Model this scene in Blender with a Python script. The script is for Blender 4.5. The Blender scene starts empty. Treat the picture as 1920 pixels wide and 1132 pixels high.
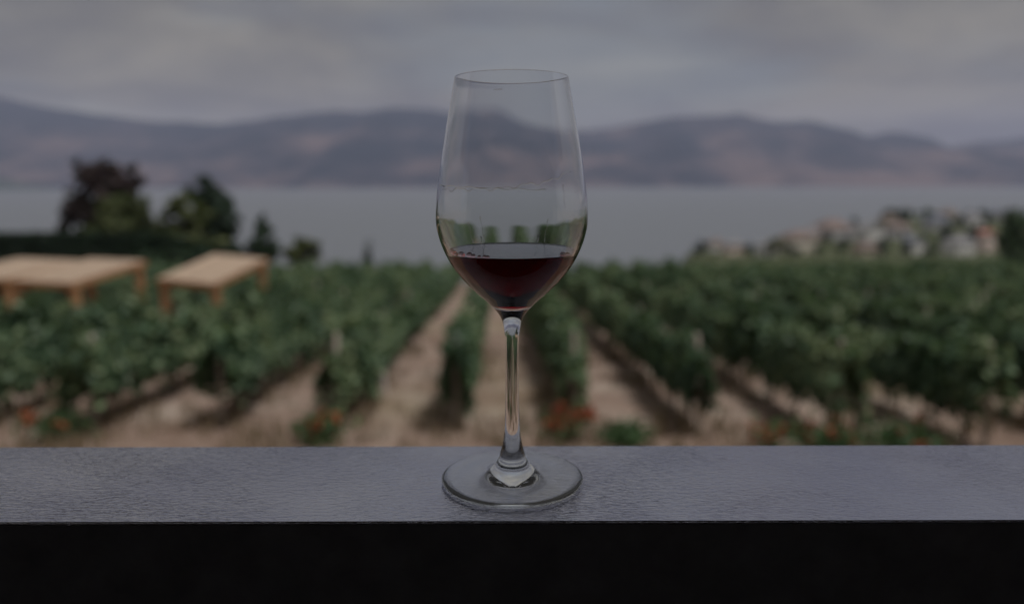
import bpy, bmesh, math, random
import numpy as np
from mathutils import Vector, Matrix

R = math.radians
rng = np.random.default_rng(7)
random.seed(7)
scene = bpy.context.scene
col = scene.collection

# ------------------------------------------------------------------ camera
CAM_Z = 0.1682            # eye height above the top of the railing (z = 0)
PITCH = R(9.75)
FPX = 1374.0              # focal length in pixels of a 1920 wide frame
GLASS_Y = 0.3886
cam_data = bpy.data.cameras.new('camera')
cam = bpy.data.objects.new('camera', cam_data)
col.objects.link(cam)
cam_data.sensor_width = 36.0
cam_data.lens = 36.0 * FPX / 1920.0
cam_data.clip_start = 0.02
cam_data.clip_end = 60000
cam.location = (0, 0, CAM_Z)
cam.rotation_euler = (Matrix.Rotation(R(90) - PITCH, 3, 'X') @ Matrix.Rotation(R(-0.13), 3, 'Z')).to_euler()
cam_data.dof.use_dof = True
cam_data.dof.focus_distance = 0.378
cam_data.dof.aperture_fstop = 3.6
scene.camera = cam

# ------------------------------------------------------------------ world, sun, exposure
SUN_EL, SUN_AZ = R(69), R(112)       # azimuth measured from +Y towards +X
world = bpy.data.worlds.new('World')
scene.world = world
world.use_nodes = True
wt = world.node_tree
wt.nodes.clear()


def N(t, kind, **kw):
    n = t.nodes.new(kind)
    for k, v in kw.items():
        if k.startswith('i_'):
            n.inputs[k[2:].replace('_', ' ')].default_value = v
        else:
            setattr(n, k, v)
    return n


def ramp(t, stops, interp='LINEAR'):
    n = t.nodes.new('ShaderNodeValToRGB')
    n.color_ramp.interpolation = interp
    e = n.color_ramp.elements
    while len(e) < len(stops):
        e.new(0.5)
    for el, (p, c) in zip(e, stops):
        el.position = p
        el.color = c if len(c) == 4 else (*c, 1)
    return n


def mixc(t, fac, a, b, blend='MIX'):
    n = t.nodes.new('ShaderNodeMix')
    n.data_type = 'RGBA'
    n.blend_type = blend
    for s, v in ((0, fac), (6, a), (7, b)):
        if hasattr(v, 'is_linked') or hasattr(v, 'links'):
            t.links.new(v, n.inputs[s])
        else:
            n.inputs[s].default_value = v if s == 0 else ((*v, 1) if len(v) == 3 else v)
    return n.outputs[2]


def math_n(t, op, a, b=None, c=None):
    n = t.nodes.new('ShaderNodeMath')
    n.operation = op
    for i, v in enumerate((a, b, c)):
        if v is None:
            continue
        if hasattr(v, 'links'):
            t.links.new(v, n.inputs[i])
        else:
            n.inputs[i].default_value = v
    return n.outputs[0]


sky = N(wt, 'ShaderNodeTexSky', sky_type='NISHITA', sun_disc=False, sun_elevation=SUN_EL,
        sun_rotation=SUN_AZ, altitude=400, air_density=1.2, dust_density=2.0)
tc = N(wt, 'ShaderNodeTexCoord')
sep = N(wt, 'ShaderNodeSeparateXYZ')
wt.links.new(tc.outputs['Generated'], sep.inputs[0])
zz = math_n(wt, 'ADD', math_n(wt, 'MAXIMUM', sep.outputs[2], 0.0), 0.16)
cx = math_n(wt, 'DIVIDE', sep.outputs[0], zz)
cy = math_n(wt, 'DIVIDE', sep.outputs[1], zz)
comb = N(wt, 'ShaderNodeCombineXYZ')
wt.links.new(cx, comb.inputs[0])
wt.links.new(cy, comb.inputs[1])
n1 = N(wt, 'ShaderNodeTexNoise', i_Scale=0.85, i_Detail=6.0, i_Roughness=0.55, i_Distortion=0.4)
n2 = N(wt, 'ShaderNodeTexNoise', i_Scale=0.5, i_Detail=4.0, i_Roughness=0.5)
mp2 = N(wt, 'ShaderNodeMapping')
mp2.inputs['Location'].default_value = (3.1, 7.7, 2.0)
wt.links.new(comb.outputs[0], n1.inputs['Vector'])
wt.links.new(comb.outputs[0], mp2.inputs[0])
wt.links.new(mp2.outputs[0], n2.inputs['Vector'])
# cloud brightness (background strength 0.1: 5.0 here is 0.5 of radiance)
cl = ramp(wt, [(0.36, (1.25, 1.25, 1.34)), (0.5, (1.85, 1.79, 1.66)), (0.62, (2.75, 2.58, 2.2))])
wt.links.new(n1.outputs[0], cl.inputs[0])
gap = ramp(wt, [(0.38, (0.22, 0.22, 0.22)), (0.50, (0, 0, 0))])
wt.links.new(n2.outputs[0], gap.inputs[0])
skyc = mixc(wt, gap.outputs[0], cl.outputs[0], sky.outputs[0])
bg = N(wt, 'ShaderNodeBackground')
bg.inputs['Strength'].default_value = 0.1
# an overcast sky grows brighter towards the zenith (a mild form of the CIE overcast sky)
lift = math_n(wt, 'MULTIPLY_ADD', math_n(wt, 'MAXIMUM', sep.outputs[2], 0.0), 1.15, 0.9)
lcol = N(wt, 'ShaderNodeCombineColor')
for i_ in range(3):
    wt.links.new(lift, lcol.inputs[i_])
skyc = mixc(wt, 1.0, skyc, lcol.outputs[0], 'MULTIPLY')
wt.links.new(skyc, bg.inputs['Color'])
wo = N(wt, 'ShaderNodeOutputWorld')
wt.links.new(bg.outputs[0], wo.inputs['Surface'])

sun_data = bpy.data.lights.new('sun', 'SUN')
sun_data.energy = 3.5
sun_data.angle = R(14)
sun_data.color = (1.0, 0.965, 0.92)
sun = bpy.data.objects.new('sun', sun_data)
col.objects.link(sun)
sd = Vector((math.sin(SUN_AZ) * math.cos(SUN_EL), math.cos(SUN_AZ) * math.cos(SUN_EL), math.sin(SUN_EL)))
sun.rotation_euler = sd.to_track_quat('Z', 'Y').to_euler()
sun.location = sd * 50

scene.view_settings.view_transform = 'Standard'
scene.view_settings.look = 'None'
scene.view_settings.gamma = 1.0
scene.view_settings.exposure = -0.3
scene.render.engine = 'CYCLES'
scene.cycles.use_denoising = True
scene.cycles.max_bounces = 16
scene.cycles.transmission_bounces = 14
scene.cycles.transparent_max_bounces = 12
scene.cycles.diffuse_bounces = 3
scene.cycles.glossy_bounces = 6
scene.cycles.volume_bounces = 1
scene.cycles.caustics_reflective = False
scene.cycles.caustics_refractive = True
scene.cycles.sample_clamp_indirect = 6.0


# ------------------------------------------------------------------ helpers
def pt(px, py, Y):
    """a point at distance Y ahead that lies in the direction of pixel (px, py) of the photograph"""
    dx, dy = (px - 960) / FPX, (566 - py) / FPX
    c, s = math.cos(PITCH), math.sin(PITCH)
    v = Vector((dx, c + dy * s, -s + dy * c))
    v *= Y / v.y
    return Vector((v.x, v.y, v.z + CAM_Z))


def smooth(a, b, x):
    t = np.clip((x - a) / (b - a), 0, 1)
    return t * t * (3 - 2 * t)


def tag(o, label=None, cat=None, group=None, kind=None):
    for k, v in (('label', label), ('category', cat), ('group', group), ('kind', kind)):
        if v:
            o[k] = v
    return o


def empty(name, loc=(0, 0, 0), rz=0.0, parent=None):
    o = bpy.data.objects.new(name, None)
    col.objects.link(o)
    o.location = loc
    o.rotation_euler = (0, 0, rz)
    if parent:
        o.parent = parent
    return o


def link(name, me, parent=None, loc=None, rot=None, scale=None):
    o = bpy.data.objects.new(name, me)
    col.objects.link(o)
    if parent:
        o.parent = parent
    if loc is not None:
        o.location = loc
    if rot is not None:
        o.rotation_euler = rot
    if scale is not None:
        o.scale = scale
    return o


def mesh(name, verts, faces, mat, smooth_=False):
    me = bpy.data.meshes.new(name)
    me.from_pydata([tuple(map(float, v)) for v in verts], [], [tuple(map(int, f)) for f in faces])
    if mat:
        me.materials.append(mat)
    if smooth_:
        me.polygons.foreach_set('use_smooth', [True] * len(me.polygons))
    me.update()
    return me


def quads_mesh(name, V, nv, polys, mat, rnd=None, nper=1):
    """V (n*nv, 3); polys: tuples of local indices repeated for each of n pieces"""
    n = len(V) // nv
    me = bpy.data.meshes.new(name)
    me.vertices.add(len(V))
    me.vertices.foreach_set('co', np.asarray(V, np.float32).ravel())
    loops, starts, totals, cur = [], [], [], 0
    base = np.arange(n)[:, None] * nv
    k = sum(len(p) for p in polys)
    idx = np.concatenate([base + np.array(p)[None, :] for p in polys], axis=1)
    me.loops.add(n * k)
    me.loops.foreach_set('vertex_index', idx.ravel().astype(np.int32))
    off = np.cumsum([0] + [len(p) for p in polys])[:-1]
    st = (np.arange(n)[:, None] * k + off[None, :]).ravel()
    me.polygons.add(n * len(polys))
    me.polygons.foreach_set('loop_start', st.astype(np.int32))
    me.update(calc_edges=True)
    a = me.attributes.new('rnd', 'FLOAT', 'FACE')
    r = rng.random(n) if rnd is None else rnd
    a.data.foreach_set('value', np.repeat(r, len(polys)).astype(np.float32))
    me.materials.append(mat)
    me.validate()
    return me


def box_data(cx, cy, cz, sx, sy, sz):
    v = [(cx + a * sx / 2, cy + b * sy / 2, cz + c * sz / 2) for c in (-1, 1) for b in (-1, 1) for a in (-1, 1)]
    f = [(0, 2, 3, 1), (4, 5, 7, 6), (0, 1, 5, 4), (2, 6, 7, 3), (0, 4, 6, 2), (1, 3, 7, 5)]
    return v, f


def box(name, c, s, mat, parent=None, bevel=0.0):
    v, f = box_data(*c, *s)
    me = mesh(name, v, f, mat)
    if bevel:
        bm = bmesh.new()
        bm.from_mesh(me)
        bmesh.ops.bevel(bm, geom=bm.edges[:], offset=bevel, segments=2, affect='EDGES', profile=0.6)
        bm.to_mesh(me)
        bm.free()
    return link(name, me, parent)


def tube_data(path, radii, seg=8, cap=True):
    path = [Vector(p) for p in path]
    V, F = [], []
    up = Vector((0.13, 0.21, 1)).normalized()
    for i, p in enumerate(path):
        d = (path[min(i + 1, len(path) - 1)] - path[max(i - 1, 0)]).normalized()
        u = d.cross(up)
        if u.length < 0.1:
            u = d.cross(Vector((1, 0, 0)))
        u.normalize()
        w = d.cross(u)
        for k in range(seg):
            a = 2 * math.pi * k / seg
            V.append(p + (u * math.cos(a) + w * math.sin(a)) * radii[i])
    for i in range(len(path) - 1):
        for k in range(seg):
            a, b = i * seg + k, i * seg + (k + 1) % seg
            F.append((a, b, b + seg, a + seg))
    if cap:
        F.append(tuple(range(seg))[::-1])
        F.append(tuple(range(len(V) - seg, len(V))))
    return V, F


def join(parts):
    V, F = [], []
    for v, f in parts:
        o = len(V)
        V += list(v)
        F += [tuple(i + o for i in q) for q in f]
    return V, F


def mat_new(name):
    m = bpy.data.materials.new(name)
    m.use_nodes = True
    t = m.node_tree
    b = t.nodes['Principled BSDF']
    return m, t, b


def simple_mat(name, c, rough=0.7, var=0.25, scale=8.0, bump=0.0, metallic=0.0, coord='Object', rnd_obj=0.0):
    m, t, b = mat_new(name)
    tcn = N(t, 'ShaderNodeTexCoord')
    no = N(t, 'ShaderNodeTexNoise', i_Scale=scale, i_Detail=6.0, i_Roughness=0.6)
    t.links.new(tcn.outputs[coord], no.inputs['Vector'])
    lo = tuple(x * (1 - var) for x in c)
    hi = tuple(min(1, x * (1 + var)) for x in c)
    rp = ramp(t, [(0.3, lo), (0.7, hi)])
    t.links.new(no.outputs[0], rp.inputs[0])
    out = rp.outputs[0]
    if rnd_obj:
        oi = N(t, 'ShaderNodeObjectInfo')
        mul = math_n(t, 'MULTIPLY_ADD', oi.outputs['Random'], 2 * rnd_obj, 1 - rnd_obj)
        cmb = N(t, 'ShaderNodeCombineColor')
        for i in range(3):
            t.links.new(mul, cmb.inputs[i])
        out = mixc(t, 1.0, out, cmb.outputs[0], 'MULTIPLY')
    t.links.new(out, b.inputs['Base Color'])
    b.inputs['Roughness'].default_value = rough
    b.inputs['Metallic'].default_value = metallic
    if bump:
        bp = N(t, 'ShaderNodeBump')
        bp.inputs['Strength'].default_value = bump
        t.links.new(no.outputs[0], bp.inputs['Height'])
        t.links.new(bp.outputs[0], b.inputs['Normal'])
    return m


def leaf_mat(name, dark, mid, light, trans=0.25, rough=0.55, clump=0.5):
    m, t, b = mat_new(name)
    at = N(t, 'ShaderNodeAttribute', attribute_name='rnd')
    oi = N(t, 'ShaderNodeObjectInfo')
    geo = N(t, 'ShaderNodeNewGeometry')
    no = N(t, 'ShaderNodeTexNoise', i_Scale=clump, i_Detail=3.0)
    t.links.new(geo.outputs['Position'], no.inputs['Vector'])
    v = math_n(t, 'MULTIPLY_ADD', at.outputs['Fac'], 0.5, math_n(t, 'MULTIPLY_ADD', no.outputs[0], 0.75, -0.12))
    v = math_n(t, 'MULTIPLY_ADD', oi.outputs['Random'], 0.34, math_n(t, 'SUBTRACT', v, 0.17))
    rp = ramp(t, [(0.2, dark), (0.5, mid), (0.85, light)])
    t.links.new(v, rp.inputs[0])
    t.links.new(rp.outputs[0], b.inputs['Base Color'])
    b.inputs['Roughness'].default_value = rough
    b.inputs['Specular IOR Level'].default_value = 0.3
    tr = N(t, 'ShaderNodeBsdfTranslucent')
    t.links.new(mixc(t, 0.5, rp.outputs[0], (0.12, 0.2, 0.03)), tr.inputs['Color'])
    mx = N(t, 'ShaderNodeMixShader')
    mx.inputs[0].default_value = trans
    t.links.new(b.outputs[0], mx.inputs[1])
    t.links.new(tr.outputs[0], mx.inputs[2])
    t.links.new(mx.outputs[0], t.nodes['Material Output'].inputs['Surface'])
    return m


LEAF = np.array([(0, 0, 0), (-.42, .22, .05), (-.36, .68, .02), (0, 1.0, -.10), (.36, .68, .02), (.42, .22, .05)])
LEAF_F = [(0, 3, 2, 1), (0, 5, 4, 3)]


def leaf_cloud(name, P, size, mat, out=None, droop=0.25, shape=LEAF, polys=LEAF_F, jitter=0.35):
    n = len(P)
    nrm = rng.normal(size=(n, 3))
    if out is not None:
        nrm = nrm * 0.55 + out * 0.9
    nrm[:, 2] += 0.35
    nrm /= np.linalg.norm(nrm, axis=1)[:, None] + 1e-9
    d = rng.normal(size=(n, 3))
    d[:, 2] -= droop * 2
    d -= (d * nrm).sum(1)[:, None] * nrm
    d /= np.linalg.norm(d, axis=1)[:, None] + 1e-9
    s = np.cross(d, nrm)
    sz = size * (1 + jitter * (rng.random(n) * 2 - 1))
    L = shape - np.array([0, .5, 0])
    V = P[:, None, :] + sz[:, None, None] * (L[None, :, 0, None] * s[:, None, :] + L[None, :, 1, None] * d[:, None, :]
                                             + L[None, :, 2, None] * nrm[:, None, :])
    return quads_mesh(name, V.reshape(-1, 3), len(shape), polys, mat)


# ------------------------------------------------------------------ terrain
LAKE_Z = -60.0


def ground_z(x, y):
    x = np.asarray(x, float)
    y = np.asarray(y, float)
    ratio = x / np.maximum(y, 1.0)
    zv = CAM_Z - 3.9 - 0.084 * y
    y0 = 64 + 18 * smooth(0.1, 0.25, -ratio)
    drop = CAM_Z - 3.9 - 0.084 * y0 - 0.2 * (y - y0)
    z = np.where(y <= y0, zv, drop)
    hill = -30 + 2.5 * smooth(0.36, 0.62, ratio) * smooth(300, 470, y)
    y1 = 300 + 200 * smooth(0.34, 0.52, ratio)
    plateau = np.where(y < y1, hill, hill - 0.5 * (y - y1))
    w = smooth(0.20, 0.245, ratio)
    z = np.where(y > y0, z + w * np.maximum(plateau - z, 0), z)
    return np.maximum(z, LAKE_Z - 4)


def axis_vals(lo, hi, step, far, g=1.10):
    a = list(np.arange(lo, hi + 1e-6, step))
    s, v = step, hi
    while v < far:
        s *= g
        v += s
        a.append(v)
    return a


ys = axis_vals(-60, 100, 2.0, 9500)
xp = axis_vals(0, 120, 2.5, 9500)
xs = sorted({-v for v in xp} | set(xp))
X, Y = np.meshgrid(np.array(xs), np.array(ys))
Z = ground_z(X, Y)
Z = Z + np.where(Y < 100, 0.02 * np.sin(X * 1.7 + Y * 0.6) * np.sin(Y * 1.1), 0)
nx = len(xs)
F = [(j * nx + i, j * nx + i + 1, (j + 1) * nx + i + 1, (j + 1) * nx + i) for j in range(len(ys) - 1) for i in range(nx - 1)]

m_ground, t, b = mat_new('dry_soil')
geo = N(t, 'ShaderNodeNewGeometry')
na = N(t, 'ShaderNodeTexNoise', i_Scale=0.55, i_Detail=7.0, i_Roughness=0.65)
nb = N(t, 'ShaderNodeTexNoise', i_Scale=6.0, i_Detail=6.0, i_Roughness=0.7)
nc = N(t, 'ShaderNodeTexNoise', i_Scale=0.11, i_Detail=4.0)
for n in (na, nb, nc):
    t.links.new(geo.outputs['Position'], n.inputs['Vector'])
r1 = ramp(t, [(0.32, (0.19, 0.13, 0.10)), (0.5, (0.31, 0.232, 0.192)), (0.66, (0.41, 0.345, 0.295))])
t.links.new(na.outputs[0], r1.inputs[0])
r2 = ramp(t, [(0.3, (0.55, 0.52, 0.5)), (0.7, (1.0, 1.0, 1.0))])
t.links.new(nb.outputs[0], r2.inputs[0])
c1 = mixc(t, 1.0, r1.outputs[0], r2.outputs[0], 'MULTIPLY')
r3 = ramp(t, [(0.52, (0, 0, 0)), (0.72, (0.55, 0.55, 0.55))])
t.links.new(nc.outputs[0], r3.inputs[0])
c2 = mixc(t, r3.outputs[0], c1, (0.20, 0.19, 0.09))
spx = N(t, 'ShaderNodeSeparateXYZ')
t.links.new(geo.outputs['Position'], spx.inputs[0])
far_f = N(t, 'ShaderNodeMapRange', i_From_Min=66.0, i_From_Max=90.0)
t.links.new(spx.outputs[1], far_f.inputs[0])
c3 = mixc(t, far_f.outputs[0], c2, (0.065, 0.075, 0.04))
t.links.new(c3, b.inputs['Base Color'])
b.inputs['Roughness'].default_value = 0.95
b.inputs['Specular IOR Level'].default_value = 0.1
bp = N(t, 'ShaderNodeBump', i_Strength=0.8, i_Distance=0.06)
t.links.new(nb.outputs[0], bp.inputs['Height'])
t.links.new(bp.outputs[0], b.inputs['Normal'])
g = link('ground', mesh('ground', np.stack([X, Y, Z], -1).reshape(-1, 3), F, m_ground, True))
tag(g, 'dry tan soil sloping down between the vine rows', kind='structure')

# ------------------------------------------------------------------ lake
m_lake, t, b = mat_new('lake_water')
b.inputs['Base Color'].default_value = (0.13, 0.14, 0.155, 1)
b.inputs['Roughness'].default_value = 0.4
b.inputs['IOR'].default_value = 1.33
geo = N(t, 'ShaderNodeNewGeometry')
mp = N(t, 'ShaderNodeMapping')
mp.inputs['Scale'].default_value = (0.05, 0.16, 0.1)
t.links.new(geo.outputs['Position'], mp.inputs[0])
nw = N(t, 'ShaderNodeTexNoise', i_Scale=1.0, i_Detail=5.0, i_Roughness=0.6)
t.links.new(mp.outputs[0], nw.inputs['Vector'])
bp = N(t, 'ShaderNodeBump', i_Strength=0.5, i_Distance=3.0)
t.links.new(nw.outputs[0], bp.inputs['Height'])
t.links.new(bp.outputs[0], b.inputs['Normal'])
lk = link('lake', mesh('lake', [(-9400, 120, LAKE_Z), (9400, 120, LAKE_Z), (9400, 5200, LAKE_Z), (-9400, 5200, LAKE_Z)],
                       [(0, 1, 2, 3)], m_lake))
tag(lk, 'wide pale grey lake in front of the mountains', kind='structure')

# ------------------------------------------------------------------ mountains across the lake
m_mtn, t, b = mat_new('mountain_slopes')
geo = N(t, 'ShaderNodeNewGeometry')
mp = N(t, 'ShaderNodeMapping')
mp.inputs['Scale'].default_value = (0.0016, 0.0012, 0.0042)
t.links.new(geo.outputs['Position'], mp.inputs[0])
nm = N(t, 'ShaderNodeTexNoise', i_Scale=1.0, i_Detail=8.0, i_Roughness=0.62, i_Distortion=0.3)
t.links.new(mp.outputs[0], nm.inputs['Vector'])
sp = N(t, 'ShaderNodeSeparateXYZ')
t.links.new(geo.outputs['Position'], sp.inputs[0])
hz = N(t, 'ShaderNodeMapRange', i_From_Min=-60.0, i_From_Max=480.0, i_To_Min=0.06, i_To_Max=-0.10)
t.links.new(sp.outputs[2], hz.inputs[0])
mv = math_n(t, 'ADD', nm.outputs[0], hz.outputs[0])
rm = ramp(t, [(0.41, (0.012, 0.022, 0.034)), (0.50, (0.035, 0.038, 0.05)), (0.64, (0.12, 0.093, 0.095))])  # slope colours are blued, adding to the haze of distance
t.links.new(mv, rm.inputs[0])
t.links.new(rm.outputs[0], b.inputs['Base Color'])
b.inputs['Roughness'].default_value = 1.0
b.inputs['Specular IOR Level'].default_value = 0.0

SKYLINE = [(-700, 150), (-400, 165), (-200, 160), (0, 180), (100, 200), (200, 216), (300, 225), (400, 229), (470, 225), (540, 214),
           (620, 207), (680, 213), (740, 203), (800, 207), (870, 214), (930, 216), (985, 235), (1040, 242), (1090, 243), (1150, 240),
           (1200, 228), (1260, 221), (1320, 217), (1390, 218), (1445, 230), (1500, 228), (1560, 240), (1600, 252),
           (1640, 260), (1665, 250), (1700, 264), (1760, 277), (1800, 280), (1850, 268), (1920, 262), (2100, 245), (2400, 240), (2700, 260)]


def vnoise(x, y, seed, oct=5):
    out = np.zeros_like(x)
    r = np.random.default_rng(seed)
    amp, fr = 1.0, 1.0
    for o in range(oct):
        for k in range(4):
            a, p = r.uniform(0, math.pi), r.uniform(0, 6.28)
            out += amp * np.sin(fr * (x * math.cos(a) + y * math.sin(a)) * r.uniform(.7, 1.3) + p) / 4
        amp *= 0.5
        fr *= 2.1
    return out


RIDGE_Y = 6000.0
sk = [pt(a, c, RIDGE_Y) for a, c in SKYLINE]
mx_ = np.concatenate([np.linspace(-8800, 8800, 281)])
my_ = np.concatenate([np.linspace(3700, RIDGE_Y, 46), np.linspace(RIDGE_Y + 80, 8600, 24)])
MX, MY = np.meshgrid(mx_, my_)
HR = np.interp(MX, [p.x for p in sk], [p.z for p in sk])
HR = HR + vnoise(MX / 75, MX * 0, 77, 3) * 9
tfront = np.clip((MY - 3760 - 60 * np.sin(MX / 500)) / (RIDGE_Y - 3760), 0, 1)
prof = np.where(MY <= RIDGE_Y, tfront ** 0.9, 1 - ((MY - RIDGE_Y) / 2600) ** 1.3 * 0.75)
ridges = vnoise(MX / 300, MY / 420, 5) * 60 + np.abs(vnoise(MX / 130, MY / 600, 9, 4)) * -80 + 30
env = np.clip(1 - np.abs(tfront - 0.5) * 2, 0, 1) ** 0.7
MZ = LAKE_Z - 8 + (HR - LAKE_Z + 8) * np.clip(prof, 0, 1) + ridges * np.where(MY <= RIDGE_Y, env, 0.0) + vnoise(MX / 90, MY / 90, 3, 3) * 8
MZ = np.where(tfront <= 0, LAKE_Z - 8, MZ)
nmx = len(mx_)
F = [(j * nmx + i, j * nmx + i + 1, (j + 1) * nmx + i + 1, (j + 1) * nmx + i) for j in range(len(my_) - 1) for i in range(nmx - 1)]
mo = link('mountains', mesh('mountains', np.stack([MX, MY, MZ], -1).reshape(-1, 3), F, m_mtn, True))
tag(mo, 'hazy blue mountain range beyond the lake', kind='structure')

# a low wooded point on the far left shore
hx, hy = np.meshgrid(np.linspace(-4300, -2120, 40), np.linspace(3350, 3850, 12))
hh = LAKE_Z - 4 + 80 * np.clip(1 - np.abs((hy - 3620) / 240), 0, 1) ** 0.8 * smooth(-2150, -2700, hx) + vnoise(hx / 60, hy / 60, 21, 3) * 4
F = [(j * 40 + i, j * 40 + i + 1, (j + 1) * 40 + i + 1, (j + 1) * 40 + i) for j in range(11) for i in range(39)]
m_point = simple_mat('wooded_shore', (0.02, 0.035, 0.028), 1.0, 0.4, 0.02)
po = link('wooded_headland', mesh('wooded_headland', np.stack([hx, hy, hh], -1).reshape(-1, 3), F, m_point, True))
tag(po, 'low dark wooded point on the far left shore', kind='structure')

# ------------------------------------------------------------------ the air
m_haze = bpy.data.materials.new('haze_air')
m_haze.use_nodes = True
t = m_haze.node_tree
t.nodes.clear()
pv = N(t, 'ShaderNodeVolumePrincipled')
pv.inputs['Color'].default_value = (0.71, 0.75, 1.0, 1)
pv.inputs['Density'].default_value = 0.8e-4
pv.inputs['Anisotropy'].default_value = 0.1
o_ = N(t, 'ShaderNodeOutputMaterial')
t.links.new(pv.outputs[0], o_.inputs['Volume'])
hv, hf = box_data(0, 4400, 0, 19200, 10400, 2)
hv = [(a, c, -66.5 if z < 0 else 760.0) for a, c, z in hv]
hzo = link('haze', mesh('haze', hv, hf, m_haze))
tag(hzo, 'pale blue summer haze over the lake', kind='stuff')

# ------------------------------------------------------------------ terrace railing
m_top, t, b = mat_new('textured_grey_paint')
tcn = N(t, 'ShaderNodeTexCoord')
mp = N(t, 'ShaderNodeMapping')
mp.inputs['Scale'].default_value = (210, 520, 300)
t.links.new(tcn.outputs['Object'], mp.inputs[0])
nf = N(t, 'ShaderNodeTexNoise', i_Scale=1.0, i_Detail=3.0, i_Roughness=0.55, i_Distortion=0.6)
t.links.new(mp.outputs[0], nf.inputs['Vector'])
nl = N(t, 'ShaderNodeTexNoise', i_Scale=9.0, i_Detail=4.0, i_Roughness=0.5)
t.links.new(tcn.outputs['Object'], nl.inputs['Vector'])
rt = ramp(t, [(0.3, (0.52, 0.535, 0.645)), (0.7, (0.71, 0.715, 0.775))])
t.links.new(nl.outputs[0], rt.inputs[0])
t.links.new(rt.outputs[0], b.inputs['Base Color'])
b.inputs['Metallic'].default_value = 0.95
rr = N(t, 'ShaderNodeMapRange', i_From_Min=0.3, i_From_Max=0.7, i_To_Min=0.05, i_To_Max=0.13)
t.links.new(nl.outputs[0], rr.inputs[0])
t.links.new(rr.outputs[0], b.inputs['Roughness'])
bp = N(t, 'ShaderNodeBump', i_Strength=1.0, i_Distance=0.0025)
t.links.new(nf.outputs[0], bp.inputs['Height'])
npt = N(t, 'ShaderNodeTexNoise', i_Scale=4.0, i_Detail=5.0, i_Roughness=0.6, i_Distortion=0.5)
t.links.new(tcn.outputs['Object'], npt.inputs['Vector'])
pst = N(t, 'ShaderNodeMapRange', i_From_Min=0.38, i_From_Max=0.6, i_To_Min=0.3, i_To_Max=1.0)
t.links.new(npt.outputs[0], pst.inputs[0])
t.links.new(pst.outputs[0], bp.inputs['Strength'])
bl = N(t, 'ShaderNodeBump', i_Strength=0.25, i_Distance=0.004)
t.links.new(nl.outputs[0], bl.inputs['Height'])
t.links.new(bl.outputs[0], bp.inputs['Normal'])
t.links.new(bp.outputs[0], b.inputs['Normal'])

m_black = simple_mat('charcoal_shade', (0.27, 0.285, 0.33), 0.85, 0.2, 40.0, 0.05)  # dark tone carries part of the shade on the railing's front face
m_conc = simple_mat('concrete', (0.30, 0.29, 0.27), 0.9, 0.2, 3.0, 0.2)
m_deck = simple_mat('timber_decking', (0.13, 0.11, 0.095), 0.8, 0.3, 2.0, 0.1)

RY0, RY1 = 0.3388, 0.4415
rail = empty('terrace_railing', (0, (RY0 + RY1) / 2, -1.05))
v, f = box_data(0, 0, 1.05 - 0.0009, 7.0, RY1 - RY0, 0.0018)
me = mesh('cap', v, f, m_top)
bm = bmesh.new()
bm.from_mesh(me)
bmesh.ops.bevel(bm, geom=[e for e in bm.edges if abs(e.verts[0].co.x - e.verts[1].co.x) > 1], offset=0.0006, segments=3, affect='EDGES')
bm.to_mesh(me)
bm.free()
cap = link('cap', me, rail)
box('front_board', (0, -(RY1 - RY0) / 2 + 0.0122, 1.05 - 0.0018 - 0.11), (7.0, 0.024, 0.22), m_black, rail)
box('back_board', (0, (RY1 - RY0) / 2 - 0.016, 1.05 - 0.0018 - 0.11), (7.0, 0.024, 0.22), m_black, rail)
for k in range(5):
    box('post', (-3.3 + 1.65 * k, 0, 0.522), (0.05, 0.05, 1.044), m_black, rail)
for k in range(4):
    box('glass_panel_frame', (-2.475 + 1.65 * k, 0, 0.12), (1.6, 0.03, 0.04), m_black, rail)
tag(rail, 'flat grey painted terrace railing with a dark front, under the wine glass', 'railing')

dk = box('added_deck', (0, -2.3, -1.15), (26.0, 5.6, 0.196), m_deck)  # unseen deck added to carry the railing; its dark tone helps darken the wine
tag(dk, 'unseen timber deck added below the railing', kind='structure')
rw = box('retaining_wall', (0, 0.3, -2.6), (26.0, 0.3, 2.70), m_conc)
tag(rw, 'concrete wall carrying the terrace', kind='structure')

# unseen wall and roof, added to darken the reflections and shade the railing
m_shade_roof = simple_mat('shade_roof_dark', (0.06, 0.055, 0.05), .8, .3, 3.0, .1)
m_shade_wall = simple_mat('shade_wall_dark', (0.11, 0.105, 0.10), .9, .12, 2.0, .1)
bw = box('unseen_shade_wall', (0, -2.75, 0.55), (17.0, 0.25, 3.2), m_shade_wall)
tag(bw, 'unseen dark wall added behind the camera to darken reflections', kind='structure')
tr_ = box('unseen_shade_roof', (0, -1.15, 2.25), (17.0, 3.45, 0.198), m_shade_roof)
tag(tr_, 'unseen dark roof added to shade the railing and darken the wine', kind='structure')

# ------------------------------------------------------------------ wine glass
m_glass, t, b = mat_new('clear_crystal')
t.nodes.remove(b)
gb = N(t, 'ShaderNodeBsdfGlass')
gb.inputs['IOR'].default_value = 1.5
gb.inputs['Roughness'].default_value = 0.0
gb.inputs['Color'].default_value = (0.985, 0.99, 0.99, 1)
t.links.new(gb.outputs[0], t.nodes['Material Output'].inputs['Surface'])


def spline(pts, per=6):
    """Catmull-Rom through (r, z) points"""
    P = np.array(pts, float)
    P = np.vstack([2 * P[0] - P[1], P, 2 * P[-1] - P[-2]])
    out = []
    for i in range(1, len(P) - 2):
        p0, p1, p2, p3 = P[i - 1:i + 3]
        for k in range(per):
            u = k / per
            out.append(0.5 * (2 * p1 + (p2 - p0) * u + (2 * p0 - 5 * p1 + 4 * p2 - p3) * u * u + (3 * p1 - p0 - 3 * p2 + p3) * u ** 3))
    out.append(P[-2])
    return [tuple(o) for o in out]


SEG = 144


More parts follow.
